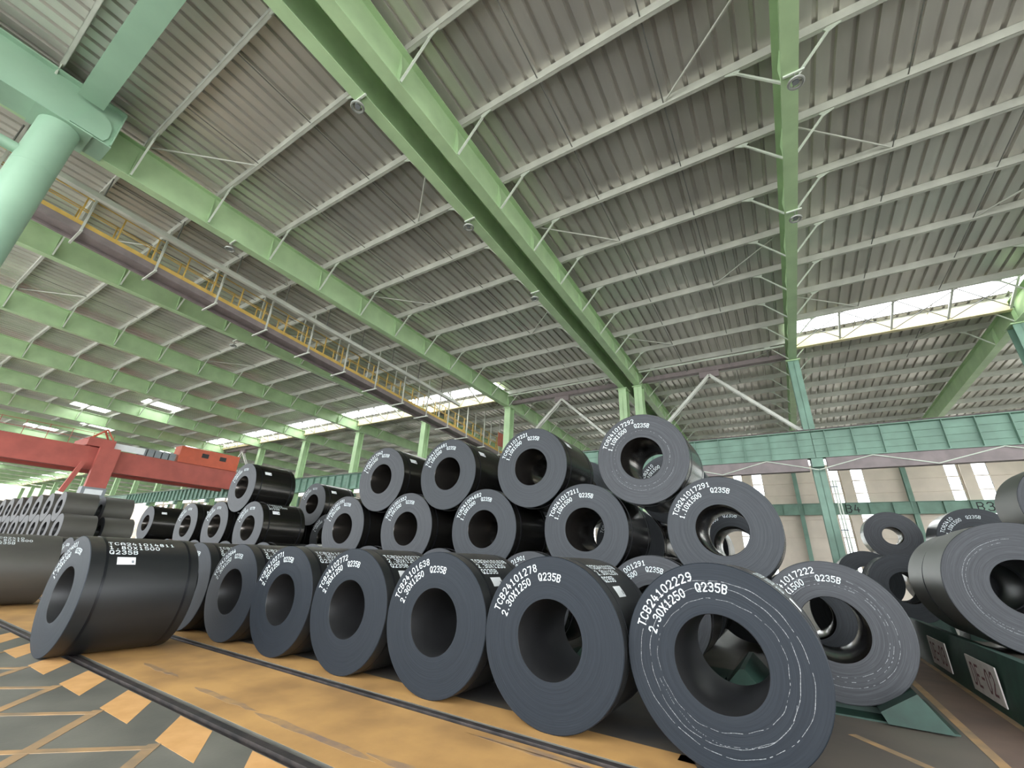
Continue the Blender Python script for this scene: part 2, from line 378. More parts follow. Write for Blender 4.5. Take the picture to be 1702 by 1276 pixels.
# ------------------------------------------------------------------ column line: columns, girders, gutters, K braces
def hcol(w=.42,d=.5,z1=10,mt=M_TEAL):
    b=MB(); b.box((-w/2,-d/2,0),(w/2,-d/2+.03,z1)); b.box((-w/2,d/2-.03,0),(w/2,d/2,z1)); b.box((-.015,-d/2,0),(.015,d/2,z1)); return b.mesh('shaft',mt)
zc=zr(YC)+fz(YC)
CS=hcol(z1=zc-.04,mt=M_GREEN); CS3=hcol(z1=zc-.04,mt=M_TEAL)
base=MB().box((-.34,-.38,0),(.34,.38,.04)).mesh('base_plate',M_TEAL)
cap=MB().box((-.28,-.32,0),(.28,.32,.04)).mesh('cap_plate',M_GREEN)
brkt=MB().prism([(-.2,0),(.2,0),(.2,.35),(-.2,.35)],-.55,-.24).mesh('girder_bracket',M_TEAL)
cl=[(15.9,'steel column behind the stacked coils right of the skylight',None),(8.75,'green steel column under the end of the cream gutter',None),
    (1.6,'teal steel column with pale conduit pipes beside the coil stack',None),(RX_2R,'green column under the braced rafter of the close pair',None),
    (RX_2L,'green column under the lamp carrying rafter of the close pair',None),(RAFT_L[0],'green steel column at the end of the suspended walkway',None)]
cl+=[(x,'pale green steel column, %s along the row past the walkway end column'%ORD[i],'far steel columns') for i,x in enumerate(RAFT_L[1:])]
for x,lb,gr in cl:
    t=thing('steel_column',lb,'column',(x,YC,0),gr)
    place('shaft',CS3 if x>0 else CS,t); place('base_plate',base,t); place('cap_plate',cap,t,(0,0,zc-.04)); place('girder_bracket',brkt,t,(0,0,5.6))
t=thing('conduit_pipe','pair of pale conduit pipes clipped to the teal column','pipe',(2.02,YC+.42,0))
for dx in (0,.09): MB().cyl((dx,0,0),(dx,0,5.2),.028,8).obj('pipe',M_BRACE,t,smooth=True)
for z in (1.5,3.2,4.9): MB().box((-.12,-.035,z),(.13,.035,z+.05)).obj('clip',M_GREYBX,t)
# runway girder
GZ0,GZ1=5.95,7.10
def girder(x0,x1,label,group,detail):
    t=thing('crane_runway_girder',label,'girder',(x0,YC-.42,GZ0),group); L=x1-x0-.02
    MB().box((0,-.012,.03),(L,.012,1.12)).obj('web',M_TEAL,t)
    MB().box((0,-.2,0),(L,.2,.03)).obj('bottom_flange',M_TEAL,t)
    MB().box((0,-.2,1.12),(L,.2,1.15)).obj('top_flange',M_TEAL,t)
    if detail:
        n=max(1,round(L/.95)); 
        for i in range(n): place('stiffener',GST,t,((i+.5)*L/n,0,0))
        for z in (.28,.55,.82): place('web_rib',MB().box((0,-.05,z),(L,-.012,z+.022)).mesh('web_rib',M_TEAL),t)
    MB().box((0,-.035,1.15),(L,.035,1.25)).obj('crane_rail',M_RAIL,t)
    if detail>1:
        b=MB(); n=max(1,round(L/3.5)); p=L/n
        for i in range(n):
            b=MB(); b.cyl(((i)*p,-.15,-.48),((i+.5)*p,-.17,-.02),.022,6); b.cyl(((i+.5)*p,-.17,-.02),((i+1)*p,-.15,-.48),.022,6); b.obj('lacing_bar',M_BRACE,t)
        MB().box((.3,-.12,-.5),(L-.3,.19,-.001)).obj('service_duct',M_BEAMD,t)
GST=MB().box((-.012,-.16,.03),(.012,-.012,1.12)).mesh('stiffener',M_TEAL)
girder(8.75,15.9,'teal crane runway girder right of the cream gutter end',None,2)
girder(1.6,8.75,'teal crane runway girder under the skylight with cream gutter',None,2)
girder(RX_2R,1.6,'teal crane runway girder between the paired columns and the conduit column',None,2)
girder(RX_2L,RX_2R,'short teal girder piece between the paired columns',None,0)
girder(RAFT_L[0],RX_2L,'teal crane runway girder beside the walkway end column',None,1)
for i in range(16): girder(RAFT_L[i+1],RAFT_L[i],'ribbed green crane runway girder, %s along the row past the walkway end column'%ORD[i],'far runway girders',1 if i<8 else 0)
# gutters and skylight trusses
gi=0
for (x0,x1) in BAYS:
    if x0 in (RX_2R,RX_2L) or x1==RX_2L or x1>16: continue
    gi+=1
    near=x0>1
    t=thing('roof_gutter','cream gutter beam with crossed rods below the skylight beside the right hand stacks' if near else 'cream gutter beam below a skylight, %s past the walkway end column'%ORD[gi-3],'gutter',(x0,0,0),None if x0==1.6 else 'cream gutters')
    if x0==8.75: t['label']='cream gutter beam with crossed rods right of the skylit rafter'
    L=x1-x0-.32; y=SKY1+.1; z1=zr(y)-.02; z0=z1-.55
    MB().box((.16,y-.03,z0),(.16+L,y+.03,z1)).obj('fascia',M_CREAM,t)
    MB().box((.16,y-.18,z0),(.16+L,y-.03,z0+.025)).obj('bottom_lip',M_CREAM,t)
    n=4
    for i in range(n):
        a=.2+L*i/n; c=.2+L*(i+1)/n; yb=SKY0; zb=zr(yb)+.02
        MB().cyl((a,y-.2,z0+.05),(c,yb,zb),.018,6).obj('cross_rod',M_ROD,t)
        MB().cyl((c,y-.2,z0+.05),(a,yb,zb),.018,6).obj('cross_rod',M_ROD,t)
        MB().bar((c-.1,y-.2,z0+.05),(c-.1,yb,zb),.07,.07).obj('strut',M_PURLIN,t)
# K braces and tie beams in the bays without skylight
for (x0,x1,lb) in ((RX_2R,1.6,'grey inverted V brace between the paired columns and the conduit column'),(RAFT_L[0],RX_2L,'grey inverted V brace beside the walkway end column'),(RAFT_L[5],RAFT_L[4],'pale latticed inverted V brace in the far column row')):
    t=thing('roof_brace',lb,'brace',((x0+x1)/2,YC,GZ1)); h=zr(YC)-.95-GZ1; w=(x1-x0)/2-.25
    for s in (-1,1):
        for dy in (-.09,.09): MB().bar((0,dy,h),(s*w,dy,.15),.05,.13).obj('brace_leg',M_PURLIN,t)
    MB().box((-.45,-.11,h-.12),(.45,.11,h+.2)).obj('gusset',M_BEAMD,t)
    for s in (-1,1): MB().box((s*w-.2,-.11,0),(s*w+.2,.11,.3)).obj('gusset',M_BEAMD,t)
    MB().box((-(x1-x0)/2+.22,-.14,h+.2),((x1-x0)/2-.22,.14,h+.42)).obj('tie_beam',M_BEAMD,t)
    MB().cyl((-(x1-x0)/2+.22,-.55,h+.62),((x1-x0)/2-.22,-.55,h+.62),.05,8).obj('pipe',M_BRACE,t,smooth=True)
    for s in (-.8,-.3,.3,.8): MB().bar((s*w,-.55,h+.62),(s*w,-.12,h+.36),.04,.04).obj('pipe_hanger',M_ROD,t)

# ------------------------------------------------------------------ near pipe column with jack girder
t=thing('pipe_column','big round mint green pipe column with bracing pipe','column',(RAFT_L[0]+.42,.04,0))
zt=zr(0)+FZ
MB().cyl((0,0,.05),(0,0,zt-.04),.37,48).obj('pipe_shaft',M_MINT,t,smooth=True)
for z in (2.5,5.0,7.4,9.45): MB().cyl((0,0,z),(0,0,z+.02),.374,48).obj('weld_seam',M_MINT,t,smooth=True)
MB().box((-.5,-.5,0),(.5,.5,.05)).obj('base_plate',M_MINT,t)
MB().box((-.46,-.5,zt-.04),(.46,.5,zt)).obj('cap_plate',M_MINT,t)
MB().cyl((0,-1.7,.05),(0,-1.7,zt-.04),.37,48).obj('pipe_shaft',M_MINT,t,smooth=True)
for z in (3.0,6.0,9.75): MB().cyl((0,-1.4,z),(0,-.3,z),.13,16).obj('bracing_pipe',M_MINT,t,smooth=True)
t=thing('cap_beam','wide mint green cap beam with rounded gusset on the pipe column','beam',(RAFT_L[0]+.42,0,zt))
MB().box((-.40,-8.4,.002),(.40,.9,.03)).obj('bottom_plate',M_MINT,t)
MB().box((.36,-8.4,.03),(.385,.85,1.12)).obj('side_plate',M_MINT,t)
MB().box((-.38,.85,.03),(.46,.88,1.12)).obj('end_plate',M_MINT,t)
MB().box((.385,-8.4,1.08),(.52,.85,1.12)).obj('top_lip',M_MINT,t)
b=MB(); pts=[(.1,.04),(.72,.04),(.78,.2),(.76,.5),(.66,.68),(.5,.76),(.3,.78)]
n_=len(pts); b.add([(.385,y,z) for y,z in pts]+[(.43,y,z) for y,z in pts],[tuple(range(n_)),tuple(range(2*n_-1,n_-1,-1))]+[(i,(i+1)%n_,(i+1)%n_+n_,i+n_) for i in range(n_)])
b.obj('rounded_gusset',M_MINT,t)
t=thing('jack_girder','wide mint green jack girder above the pipe column','girder',(RAFT_L[0]+.95,.22,zr(0)-.5))
Lj=21
MB().box((0,-.25,-.03),(Lj,.25,0)).obj('bottom_flange',M_MINT,t)
MB().box((0,-.012,0),(Lj,.012,.31)).obj('web',M_MINT,t)
MB().box((0,-.2,.31),(Lj,.2,.34)).obj('top_flange',M_MINT,t)

# ------------------------------------------------------------------ ring lamps
def lamp(x,y,label):
    t=thing('ring_lamp',label,'lamp',(x,y,zr(y)+fz(y)-.30))
    MB().torus((0,0,0),.125,.028,28,8,'Z').obj('ring',M_LAMP,t,smooth=True)
    MB().cyl((0,0,.0),(0,0,.05),.06,16).obj('driver_box',M_GREYBX,t,smooth=True)
    for a in range(3):
        c,s=math.cos(a*2.094),math.sin(a*2.094); MB().bar((c*.05,s*.05,.025),(c*.115,s*.115,.01),.02,.012).obj('spoke',M_LAMP,t)
    MB().cyl((0,0,.05),(.02,0,.26),.01,6).obj('hanger',M_ROD,t)
    MB().box((-.17,-.02,.26),(.19,.02,.30)).obj('mounting_bar',M_BRACE,t)
for x,y,lb in ((RX_2L,3.25,'ring lamp under the darker paired rafter, next to the pipe column side'),(RX_2L,7.25,'second ring lamp along the darker paired rafter'),
    (RX_2L,11.25,'third ring lamp along the darker paired rafter'),(1.65,7.25,'ring lamp hanging from the rafter with braces on both sides'),(1.65,11.25,'second ring lamp along the rafter with braces on both sides'),
    (RAFT_L[0],4.3,'ring lamp under the rafter resting on the pipe column'),(RAFT_L[1],8.0,'ring lamp under the rafter beside the walkway')): lamp(x,y,lb)

# ------------------------------------------------------------------ suspended walkway
WX=-17.3
def wz(y): return 10.35-.075*(y-3)
t=thing('suspended_walkway','long suspended walkway with yellow railings hung from the roof','walkway',(WX,0,0))
Y0,Y1=-4,27
MB().bar((-.34,Y0,wz(Y0)),(-.34,Y1,wz(Y1)),.10,.22).obj('stringer',M_BEAMD,t)
MB().bar((.34,Y0,wz(Y0)),(.34,Y1,wz(Y1)),.10,.22).obj('stringer',M_BEAMD,t)
MB().bar((0,Y0,wz(Y0)),(0,Y1,wz(Y1)),.6,.03).obj('deck',M_BEAMD,t)
for s in (-.36,.36):
    MB().bar((s,Y0,wz(Y0)+.19),(s,Y1,wz(Y1)+.19),.02,.14).obj('toe_board',M_YELLOW,t)
    for h in (.62,1.1): MB().cyl((s,Y0,wz(Y0)+h),(s,Y1,wz(Y1)+h),.018,6).obj('handrail',M_YELLOW,t)
pm=MB().box((-.02,-.02,.1),(.02,.02,1.1)).mesh('railing_post',M_YELLOW)
y=Y0+.4
while y<Y1:
    for s in (-.36,.36): place('railing_post',pm,t,(s,y,wz(y)))
    y+=.98
for y in PUR_Y:
    if Y0<y<Y1:
        for s in (-.4,.4):
            MB().box((s-.03,y-.03,wz(y)-.1),(s+.03,y+.03,zr(y)-.13)).obj('hanger',M_PURLIN,t)
        MB().box((-.55,y-.03,wz(y)-.16),(.55,y+.03,wz(y)-.10)).obj('cross_bearer',M_PURLIN,t)
t=thing('tie_beam','grey hollow tie beam running along the suspended walkway','beam',(-15.9,0,0))
MB().bar((0,-4,zr(-4)-.85),(0,19,zr(19)-1.3),.16,.16).obj('beam',M_PURLIN,t)
for y in PUR_Y[2:14]:
    f=(y+4)/23; MB().cyl((0,y,zr(y)-.85-.45*f),(0,y,zr(y)-.12),.02,6).obj('hanger_rod',M_ROD,t)
t=thing('warning_sign','red square sign on the walkway end by the green column','sign',(WX+.48,25.2,wz(25.2)+.2))
MB().box((0,-.4,.3),(.03,.4,1.3)).obj('panel',mat('faded red sign',(0.42,0.12,0.08),.6),t)
for dy in (-.35,.35): MB().box((-.03,dy-.03,0),(0,dy+.03,1.35)).obj('post',M_YELLOW,t)

# ------------------------------------------------------------------ back wall with strip windows
wall=root_struct('wall_back',(0,YW,0))
HW=11.2
def wins():
    c=5.0
    out=[]
    k=-20
    while k<4:
        x=c+7.15*k
        wd=1.1 if (x<-8 or x>16) else 0  # out-of-view windows widened to let in more light for the far roof
        out+= [(x-1.15-wd,x-.45),(x+.35,x+1.15+wd)]; k+=1
    return out
WN=wins(); edges=[-150]
px=-145.0; wi=0
SILL,BEAM0,BEAM1,HEAD=1.3,5.95,6.85,9.75
allx=[]
for a,bb in WN:
    MB().box((px,0,0),(a,.12,10.05)).obj('wall_panel',M_WALL,wall); px=bb
    for z0,z1 in ((0,SILL),(HEAD,10.05)): MB().box((a,0,z0),(bb,.12,z1)).obj('wall_panel',M_WALL,wall)
MB().box((px,0,0),(45,.12,10.05)).obj('wall_panel',M_WALL,wall)
for z in (1.25,2.7,4.2,5.6,7.6,8.6,9.8): 
    MB().box((-145,-.10,z),(45,-.0,z+.08)).obj('girt',M_WALL,wall)
n=0
for a,bb in WN:
    n+=1; w=root_struct('window_%d'%n,(a,YW+.03,SILL)); hh=HEAD-SILL; ww=bb-a
    MB().box((.02,.03,.02),(ww-.02,.036,hh-.02)).obj('pane',M_GLASS,w)
    f=MB()
    for z in [hh*i/5 for i in range(6)]: f.box((0,0,z-.02),(ww,.06,z+.02))
    f.box((0,0,0),(.03,.06,hh)); f.box((ww-.03,0,0),(ww,.06,hh)); f.obj('frame',M_GREYBX,w)
for (x0,x1) in BAYS:  # added clerestory band, hidden behind the girder, to light the far roof
    n+=1; w=root_struct('window_%d'%n,(x0,YW+.03,10.05)); ww=x1-x0
    MB().box((.02,.03,.02),(ww-.02,.036,.72)).obj('pane',M_GLASS,w); f=MB()
    f.box((0,0,0),(ww,.06,.03)); f.box((0,0,.72),(ww,.06,.76))
    for i in range(6): f.box((ww*i/5-.02,0,.03),(ww*i/5+.02,.06,.72))
    f.obj('frame',M_GREYBX,w)
# beam with bay numbers on the back wall
FONT={}
def F(ch,*pl): FONT[ch]=pl
O=[(.3,0),(.7,0),(1,.35),(1,1.05),(.7,1.4),(.3,1.4),(0,1.05),(0,.35),(.3,0)]
F('0',O); F('O',O); F('Q',O,[(.6,.4),(1,0)])
F('1',[(.2,1.1),(.5,1.4),(.5,0)],[(.2,0),(.85,0)]); F('2',[(0,1.1),(.25,1.4),(.75,1.4),(1,1.1),(.95,.8),(0,0),(1,0)])
F('3',[(0,1.2),(.25,1.4),(.75,1.4),(1,1.15),(.8,.75),(.4,.72)],[(.8,.75),(1,.5),(1,.25),(.75,0),(.2,0),(0,.2)])
F('4',[(.35,1.4),(0,.45),(1,.45)],[(.7,.9),(.7,0)]); F('5',[(1,1.4),(.1,1.4),(.05,.8),(.7,.85),(1,.6),(1,.25),(.7,0),(.2,0),(0,.2)])
F('6',[(.9,1.3),(.5,1.4),(.1,1.0),(0,.4),(.25,0),(.75,0),(1,.3),(.9,.65),(.5,.75),(.05,.55)]); F('7',[(0,1.4),(1,1.4),(.4,0)])
F('8',[(.3,.75),(.05,1.0),(.25,1.4),(.75,1.4),(.95,1.0),(.7,.75),(.3,.75),(0,.35),(.25,0),(.75,0),(1,.35),(.7,.75)])
F('9',[(.1,.1),(.5,0),(.9,.4),(1,1.0),(.75,1.4),(.25,1.4),(0,1.1),(.1,.75),(.5,.65),(.95,.85)])
F('T',[(0,1.4),(1,1.4)],[(.5,1.4),(.5,0)]); F('C',[(1,1.15),(.7,1.4),(.3,1.4),(0,1.05),(0,.35),(.3,0),(.7,0),(1,.25)])
F('A',[(0,0),(0,1),(.3,1.4),(.7,1.4),(1,1),(1,0)],[(0,.6),(1,.6)]); F('B',[(0,0),(0,1.4),(.75,1.4),(1,1.1),(.75,.75),(0,.75)],[(.75,.75),(1,.4),(.75,0),(0,0)])
F('X',[(0,0),(1,1.4)],[(0,1.4),(1,0)]); F('.',[(.4,.0),(.55,.08)]); F('-',[(.1,.7),(.9,.7)]); F('D',[(0,0),(0,1.4),(.6,1.4),(1,1.0),(1,.4),(.6,0),(0,0)]); F('E',[(1,1.4),(0,1.4),(0,0),(1,0)],[(0,.75),(.8,.75)]); F(' ')
def write(b, txt, h, pitch, sw, mapf, lift):
    """stroke lettering; mapf(s,t,lift)->xyz, s along the line, t up"""
    u=h/1.4; wch=pitch*.62
    for i,ch in enumerate(txt):
        s0=(i-.5*.62)*pitch+.31*pitch-wch/2+.0
        for pl in FONT.get(ch,()):
            pts=[(i*pitch-wch/2+x*wch, y*u-h/2) for x,y in pl]
            for (ax,ay),(bx,by) in zip(pts,pts[1:]):
                d=math.hypot(bx-ax,by-ay) or 1e-6; dx,dy=(bx-ax)/d,(by-ay)/d; nx,ny=-dy*sw/2,dx*sw/2; e=sw*.4
                q=[(ax-dx*e+nx,ay-dy*e+ny),(ax-dx*e-nx,ay-dy*e-ny),(bx+dx*e-nx,by+dy*e-ny),(bx+dx*e+nx,by+dy*e+ny)]
                b.add([mapf(s,t_,lift) for s,t_ in q],[(0,1,2,3)])
t=thing('wall_beam','pale green beam on the back wall stencilled B4 and B3','beam',(0,YW-.45,BEAM0))
MB().box((-40,-.015,.03),(40,.015,.87)).obj('web',M_TEAL,t); MB().box((-40,-.17,0),(40,.17,.03)).obj('bottom_flange',M_TEAL,t); MB().box((-40,-.17,.87),(40,.17,.9)).obj('top_flange',M_TEAL,t)
bs=MB().box((-.012,-.15,.03),(.012,-.015,.87)).mesh('stiffener',M_TEAL)
for i in range(-16,18): place('stiffener',bs,t,(i*1.43+.2,0,0))
for s,x in (('B4',4.63),('B3',12.1)):
    b=MB(); write(b,s,.55,.5,.07,lambda a,c,l,x=x:(x+a,-.02-l,.45+c),0.0); stuff(b.obj('bay_number',M_DARK,t))
WC=hcol(.3,.35,zr(YW-.7)+fz(YW)-.04,M_TEAL)
for i in range(-19,4):
    x=1.42+7.15*i+0.0
    t=thing('wall_column','green steel column against the back wall, %s from the far end wall'%(ORD+['twenty-first','twenty-second','twenty-third','twenty-fourth'])[i+19],'column',(x+7.15*1,YW-.32,0),'back wall columns'); place('shaft',WC,t)
    place('base_plate',base,t)
    t=thing('window_post','beige post between paired strip windows, %s from the far end wall'%(ORD+['twenty-first','twenty-second','twenty-third','twenty-fourth'])[i+19],'post',(5.0-.05+7.15*(i+1),YW-.16,0),'window posts')
    MB().box((-.3,-.06,0),(.3,.06,HW)).obj('post',M_WALL,t)
# far end wall on the left
wl=root_struct('wall_left',(XEND-8,0,0))
ycuts=[(-3,-1.5),(3,4.5),(9,10.5),(11.5,13),(19,20.5),(27,28.5),(35,36.5)]
py=-30
for a,bb in ycuts:
    MB().box((-.1,py,0),(.1,a,12.6)).obj('wall_panel',M_WALL,wl); py=bb
    MB().box((-.1,a,0),(.1,bb,1.5)).obj('wall_panel',M_WALL,wl); MB().box((-.1,a,7.5),(.1,bb,12.6)).obj('wall_panel',M_WALL,wl)
    n+=1; w=root_struct('window_%d'%n,(XEND-8,a,1.5)); MB().box((-.02,.02,.02),(.02,bb-a-.02,5.98)).obj('pane',M_GLASS,w)
    MB().box((-.04,0,2.95),(.04,bb-a,3.05)).obj('frame',M_GREYBX,w)
MB().box((-.1,py,0),(.1,YW,12.6)).obj('wall_panel',M_WALL,wl)

# ------------------------------------------------------------------ red bridge crane
CX=-44.0
t=thing('bridge_crane','red overhead bridge crane spanning the hall above the coils','crane',(CX,0,6.6))
for dx in (0,-2.6):
    MB().box((dx-.25,.9,-.05),(dx+.25,20.7,1.55)).obj('bridge_girder',M_RED,t)
    MB().box((dx-.32,.9,-.10),(dx+.32,20.7,-.05)).obj('girder_flange',M_RED,t)
for y in (.7,20.75): MB().box((-3.4,y-.25,.65),(.8,y+.25,1.15)).obj('end_carriage',M_RED,t)
h=MB().box((-.9,15.4,1.56),(.35,20.3,2.95)).obj('electrical_house',M_ORANGE,t)
for y in (17.1,18.6): MB().box((.35,y,2.25),(.375,y+.55,2.62)).obj('house_window',M_DARK,h)
for i in range(5): MB().box((-.3,12.7+i*.52,1.56),(.25,13.14+i*.52,2.15)).obj('cabinet',M_GREYBX,t)
MB().box((.27,10.6,1.6),(.31,13.0,2.1)).obj('railing_panel',M_STICK,t)
for y in [1.2+i*1.2 for i in range(9)]: MB().box((.28,y,1.55),(.31,y+.03,2.6)).obj('railing_post',M_RED,t)
for z in (2.05,2.55): MB().box((.28,1.0,z),(.31,10.6,z+.03)).obj('handrail',M_RED,t)
MB().box((-2.9,9.4,1.6),(.55,11.0,2.2)).obj('trolley_frame',M_RED,t)
for x,y in ((.45,9.5),(.45,10.9),(-.6,9.5),(-.6,10.9)): MB().bar((x,y,2.1),(x*.6,10.3,3.0),.09,.09).obj('hoist_strut',M_ORANGE,t)
MB().box((.35,10.2,-1.4),(.75,11.4,1.6)).obj('hoist_mast',M_RED,t)
MB().bar((.6,9.6,.3),(.6,9.1,-1.9),.24,.28).obj('cable_arm',M_RED,t)
cb=MB().box((.3,10.0,-2.1),(1.1,11.4,-1.4)).obj('operator_cab',M_GREYBX,t); MB().box((1.1,10.2,-1.9),(1.115,11.2,-1.55)).obj('cab_window',M_STICK,cb)

# ------------------------------------------------------------------ coils
def lathe(prof, n=96):
    """prof: (radius, y, material of the band to the next point)"""
    vs=[]; fs=[]; mi=[]; k=len(prof)
    for i in range(n):
        a=2*math.pi*i/n; c,s=math.cos(a),math.sin(a)
        for r,y,_ in prof: vs.append((r*c,y,r*s))
    for i in range(n):
        j=(i+1)%n
        for q in range(k):
            p=(q+1)%k; fs.append((i*k+q,j*k+q,j*k+p,i*k+p)); mi.append(prof[q][2])
    b=MB(); b.v=vs; b.f=fs; b.m=mi; return b
CM={}
def coil_mesh(r,L,ri,style,var):
    key=(r,L,ri,style,var)
    if key in CM: return CM[key]
    rnd=random.Random(hash((round(r*1000),round(L*1000),var))&0xffff)
    pr=[(ri,L,2),(ri,.012,2),(ri+.006,.003,0)]
    k=9
    for i in range(1,k): pr.append((ri+(r-ri)*i/k, rnd.uniform(0,.003),0))
    pr+=[(r-.008,.002,0),(r,.010,1),(r,L-.010,1),(r-.008,L-.002,0),(ri+.006,L-.003,0)]
    pr=[(a,b_,c) for a,b_,c in pr]
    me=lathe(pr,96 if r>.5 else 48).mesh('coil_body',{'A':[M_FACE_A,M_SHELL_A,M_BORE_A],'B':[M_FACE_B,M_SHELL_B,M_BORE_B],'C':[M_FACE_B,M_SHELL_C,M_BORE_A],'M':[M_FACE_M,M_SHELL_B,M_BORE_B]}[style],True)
    CM[key]=me; return me
SM={}
def strap_mesh(r):
    if r not in SM:
        SM[r]=lathe([(r+.001,0,0),(r+.005,0,0),(r+.005,.034,0),(r+.001,.034,0)],96).mesh('strap',M_STRAP,True)
    return SM[r]
def marking_face(r,lines):
    b=MB()
    f=r/.85
    def arc(R,a0): 
        return lambda s,t_,l:((R+t_)*math.cos(a0-s/R),-l,(R+t_)*math.sin(a0-s/R))
    ser,size,grade=lines
    write(b,ser,.074*f,math.radians(5.45)*.735*f,.0108,arc(.735*f,math.radians(159.5)),.002)
    write(b,size,.074*f,math.radians(5.6)*.62*f,.0108,arc(.62*f,math.radians(160.8)),.002)
    write(b,grade,.074*f,math.radians(5.5)*.63*f,.0108,arc(.63*f,math.radians(100.5 if len(ser)<12 else 96)),.002)
    return b
def marking_body(r,lines,y0=.26,a0=62):
    b=MB()
    for i,tx in enumerate(lines):
        a=math.radians(a0-i*7.2)
        write(b,tx,.072,.078,.011,lambda s,t_,l,a=a:((r+l)*math.cos(a+t_/r),y0+s,(r+l)*math.sin(a+t_/r)),.002)
    return b
def sticker(r,y0,a0,w=.24,h=.13):
    b=MB(); n=4; vs=[]
    for i in range(n+1):
        a=math.radians(a0)-h/r*i/n
        for y in (y0,y0+w): vs.append(((r+.0025)*math.cos(a),y,(r+.0025)*math.sin(a)))
    b.add(vs,[(2*i,2*i+1,2*i+3,2*i+2) for i in range(n)])
    for yy,da in ((y0+w*.78,.6),):
        a1=math.radians(a0)-h/r*.45; a2=math.radians(a0)-h/r*.8
        b.add([((r+.0035)*math.cos(a),y,(r+.0035)*math.sin(a)) for a,y in ((a1,yy),(a1,yy+w*.14),(a2,yy+w*.14),(a2,yy))],[(0,1,2,3)],1)
    return b
def scuff_ring(R,wob,gap,seed,w=.004,a0=0,a1=360):
    rnd=random.Random(seed); b=MB(); n=150; ph=[rnd.uniform(0,6.28) for _ in range(3)]
    def rad(a): return R+wob*(math.sin(2*a+ph[0])*.6+math.sin(5*a+ph[1])*.25+math.sin(17*a+ph[2])*.12)
    for i in range(n):
        if rnd.random()<gap: continue
        a=math.radians(a0+(a1-a0)*i/n); c=math.radians(a0+(a1-a0)*(i+.9)/n); ww=w*rnd.uniform(.4,1.2)
        b.add([((rad(a)-ww/2)*math.cos(a),-.0015,(rad(a)-ww/2)*math.sin(a)),((rad(c)-ww/2)*math.cos(c),-.0015,(rad(c)-ww/2)*math.sin(c)),((rad(c)+ww/2)*math.cos(c),-.0015,(rad(c)+ww/2)*math.sin(c)),((rad(a)+ww/2)*math.cos(a),-.0015,(rad(a)+ww/2)*math.sin(a))],[(0,1,2,3)])
    return b
NV=[0]
def coil(x,y,z,r,L,label,style='A',text=None,body=None,stick=True,straps=(.2,-.14),group=None,ri=.39,rings=()):
    """x,z: axis position (z above the floor), y: near face"""
    t=thing('steel_coil',label,'steel coil',(x,y,z-r),group); NV[0]+=1
    c=(0,0,r)
    place('coil_body',coil_mesh(r,L,ri,style,NV[0]%4),t,c,rot=(0,random.uniform(0,0),0))
    for s in straps: place('strap',strap_mesh(r),t,(0,s if s>0 else L+s-.034,r))
    if text: stuff(marking_face(r,text).obj('face_marking',M_WHITE,t,c))
    if body: stuff(marking_body(r,body).obj('shell_marking',M_WHITE,t,c))
    if stick: sticker(r,.33,41).obj('sticker',[M_STICK,M_GREYBX],t,c)
    for i,a in enumerate(rings): stuff(scuff_ring(*a).obj('edge_scuff',M_SCUFF,t,c))
    return t
H0=CAMH
# front row, 1250 wide, on the floor
FR=[(-.715,'TCB24102229',4.87),(-2.42,'TCB24101278',4.78),(-4.12,'TCB24101638',4.80),(-5.82,'TCB24102772',4.78),(-7.52,'TCB24102771',4.76),(-9.25,'TCB24102644',4.80)]
for i,(x,s,y) in enumerate(FR):
    ln=(s,'2.30X1250','Q235B')
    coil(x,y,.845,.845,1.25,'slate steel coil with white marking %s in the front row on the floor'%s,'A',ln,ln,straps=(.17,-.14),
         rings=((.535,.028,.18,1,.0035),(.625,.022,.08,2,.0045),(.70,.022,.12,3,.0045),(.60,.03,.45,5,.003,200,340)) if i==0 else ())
for i,x in enumerate((-10.97,-12.69,-14.41,-16.13,-17.85,-19.57,-21.3)):
    ln=('TCB2410','2.30X1250','Q235B')
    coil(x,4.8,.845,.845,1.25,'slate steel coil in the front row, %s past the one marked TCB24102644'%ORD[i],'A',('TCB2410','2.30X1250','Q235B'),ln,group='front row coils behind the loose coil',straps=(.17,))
# loose coils in front of the row
ln=('TCA241014811','1.80X1500','Q235B')
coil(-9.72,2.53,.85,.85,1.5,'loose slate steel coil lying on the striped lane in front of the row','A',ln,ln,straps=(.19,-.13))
coil(-17.5,2.55,.85,.85,1.5,'dusty grey steel coil on the lane beyond the loose slate coil','C',None,('TCA2410','1.80X1500','Q235B'),stick=False,straps=())
# block two: saddle row, middle and top rows
RB=.85; YB=7.86
ZB,ZM,ZT=.945,2.215,3.485
BOT=[(.34,'TCA241017222'),(-2.05,'TCA241001291'),(-4.42,'TCA241001901'),(-6.76,None),(-9.1,None),(-11.45,None),(-13.93,None),(-16.25,None),(-18.45,None),(-20.72,None)]
for i,(x,s) in enumerate(BOT):
    ln=(s or 'TCA2410','1.10X1500','Q235B')
    coil(x,YB,ZB,RB,1.5,('steel coil with white marking %s on green saddles in the bottom row'%s) if s else 'steel coil in the bottom saddle row, %s from the rust path'%ORD[i],'B',ln,None,stick=False,group=None if s else 'bottom saddle row coils',
         rings=((.66,.01,.3,11,.005),(.60,.015,.5,12,.006),(.56,.015,.5,13,.006)) if x>0 else ())
MID=[(-.87,'TCA241017291'),(-3.24,'TCA241017211'),(-5.6,'TCA241004682'),(-7.92,'TCA241001552'),(-10.3,'TCA241001551')]
for x,s in MID:
    ln=(s,'1.10X1500','Q235B')
    coil(x,YB,ZM,RB,1.5,'glossy black steel coil with white marking %s in the middle row of the stack'%s,'M' if x>-6 else 'B',ln,None,stick=x>-2)
TOP=[(-2.07,'TCA241017292'),(-4.44,'TCA241017221'),(-6.76,'TCA241004681'),(-9.07,'TCA241017242')]
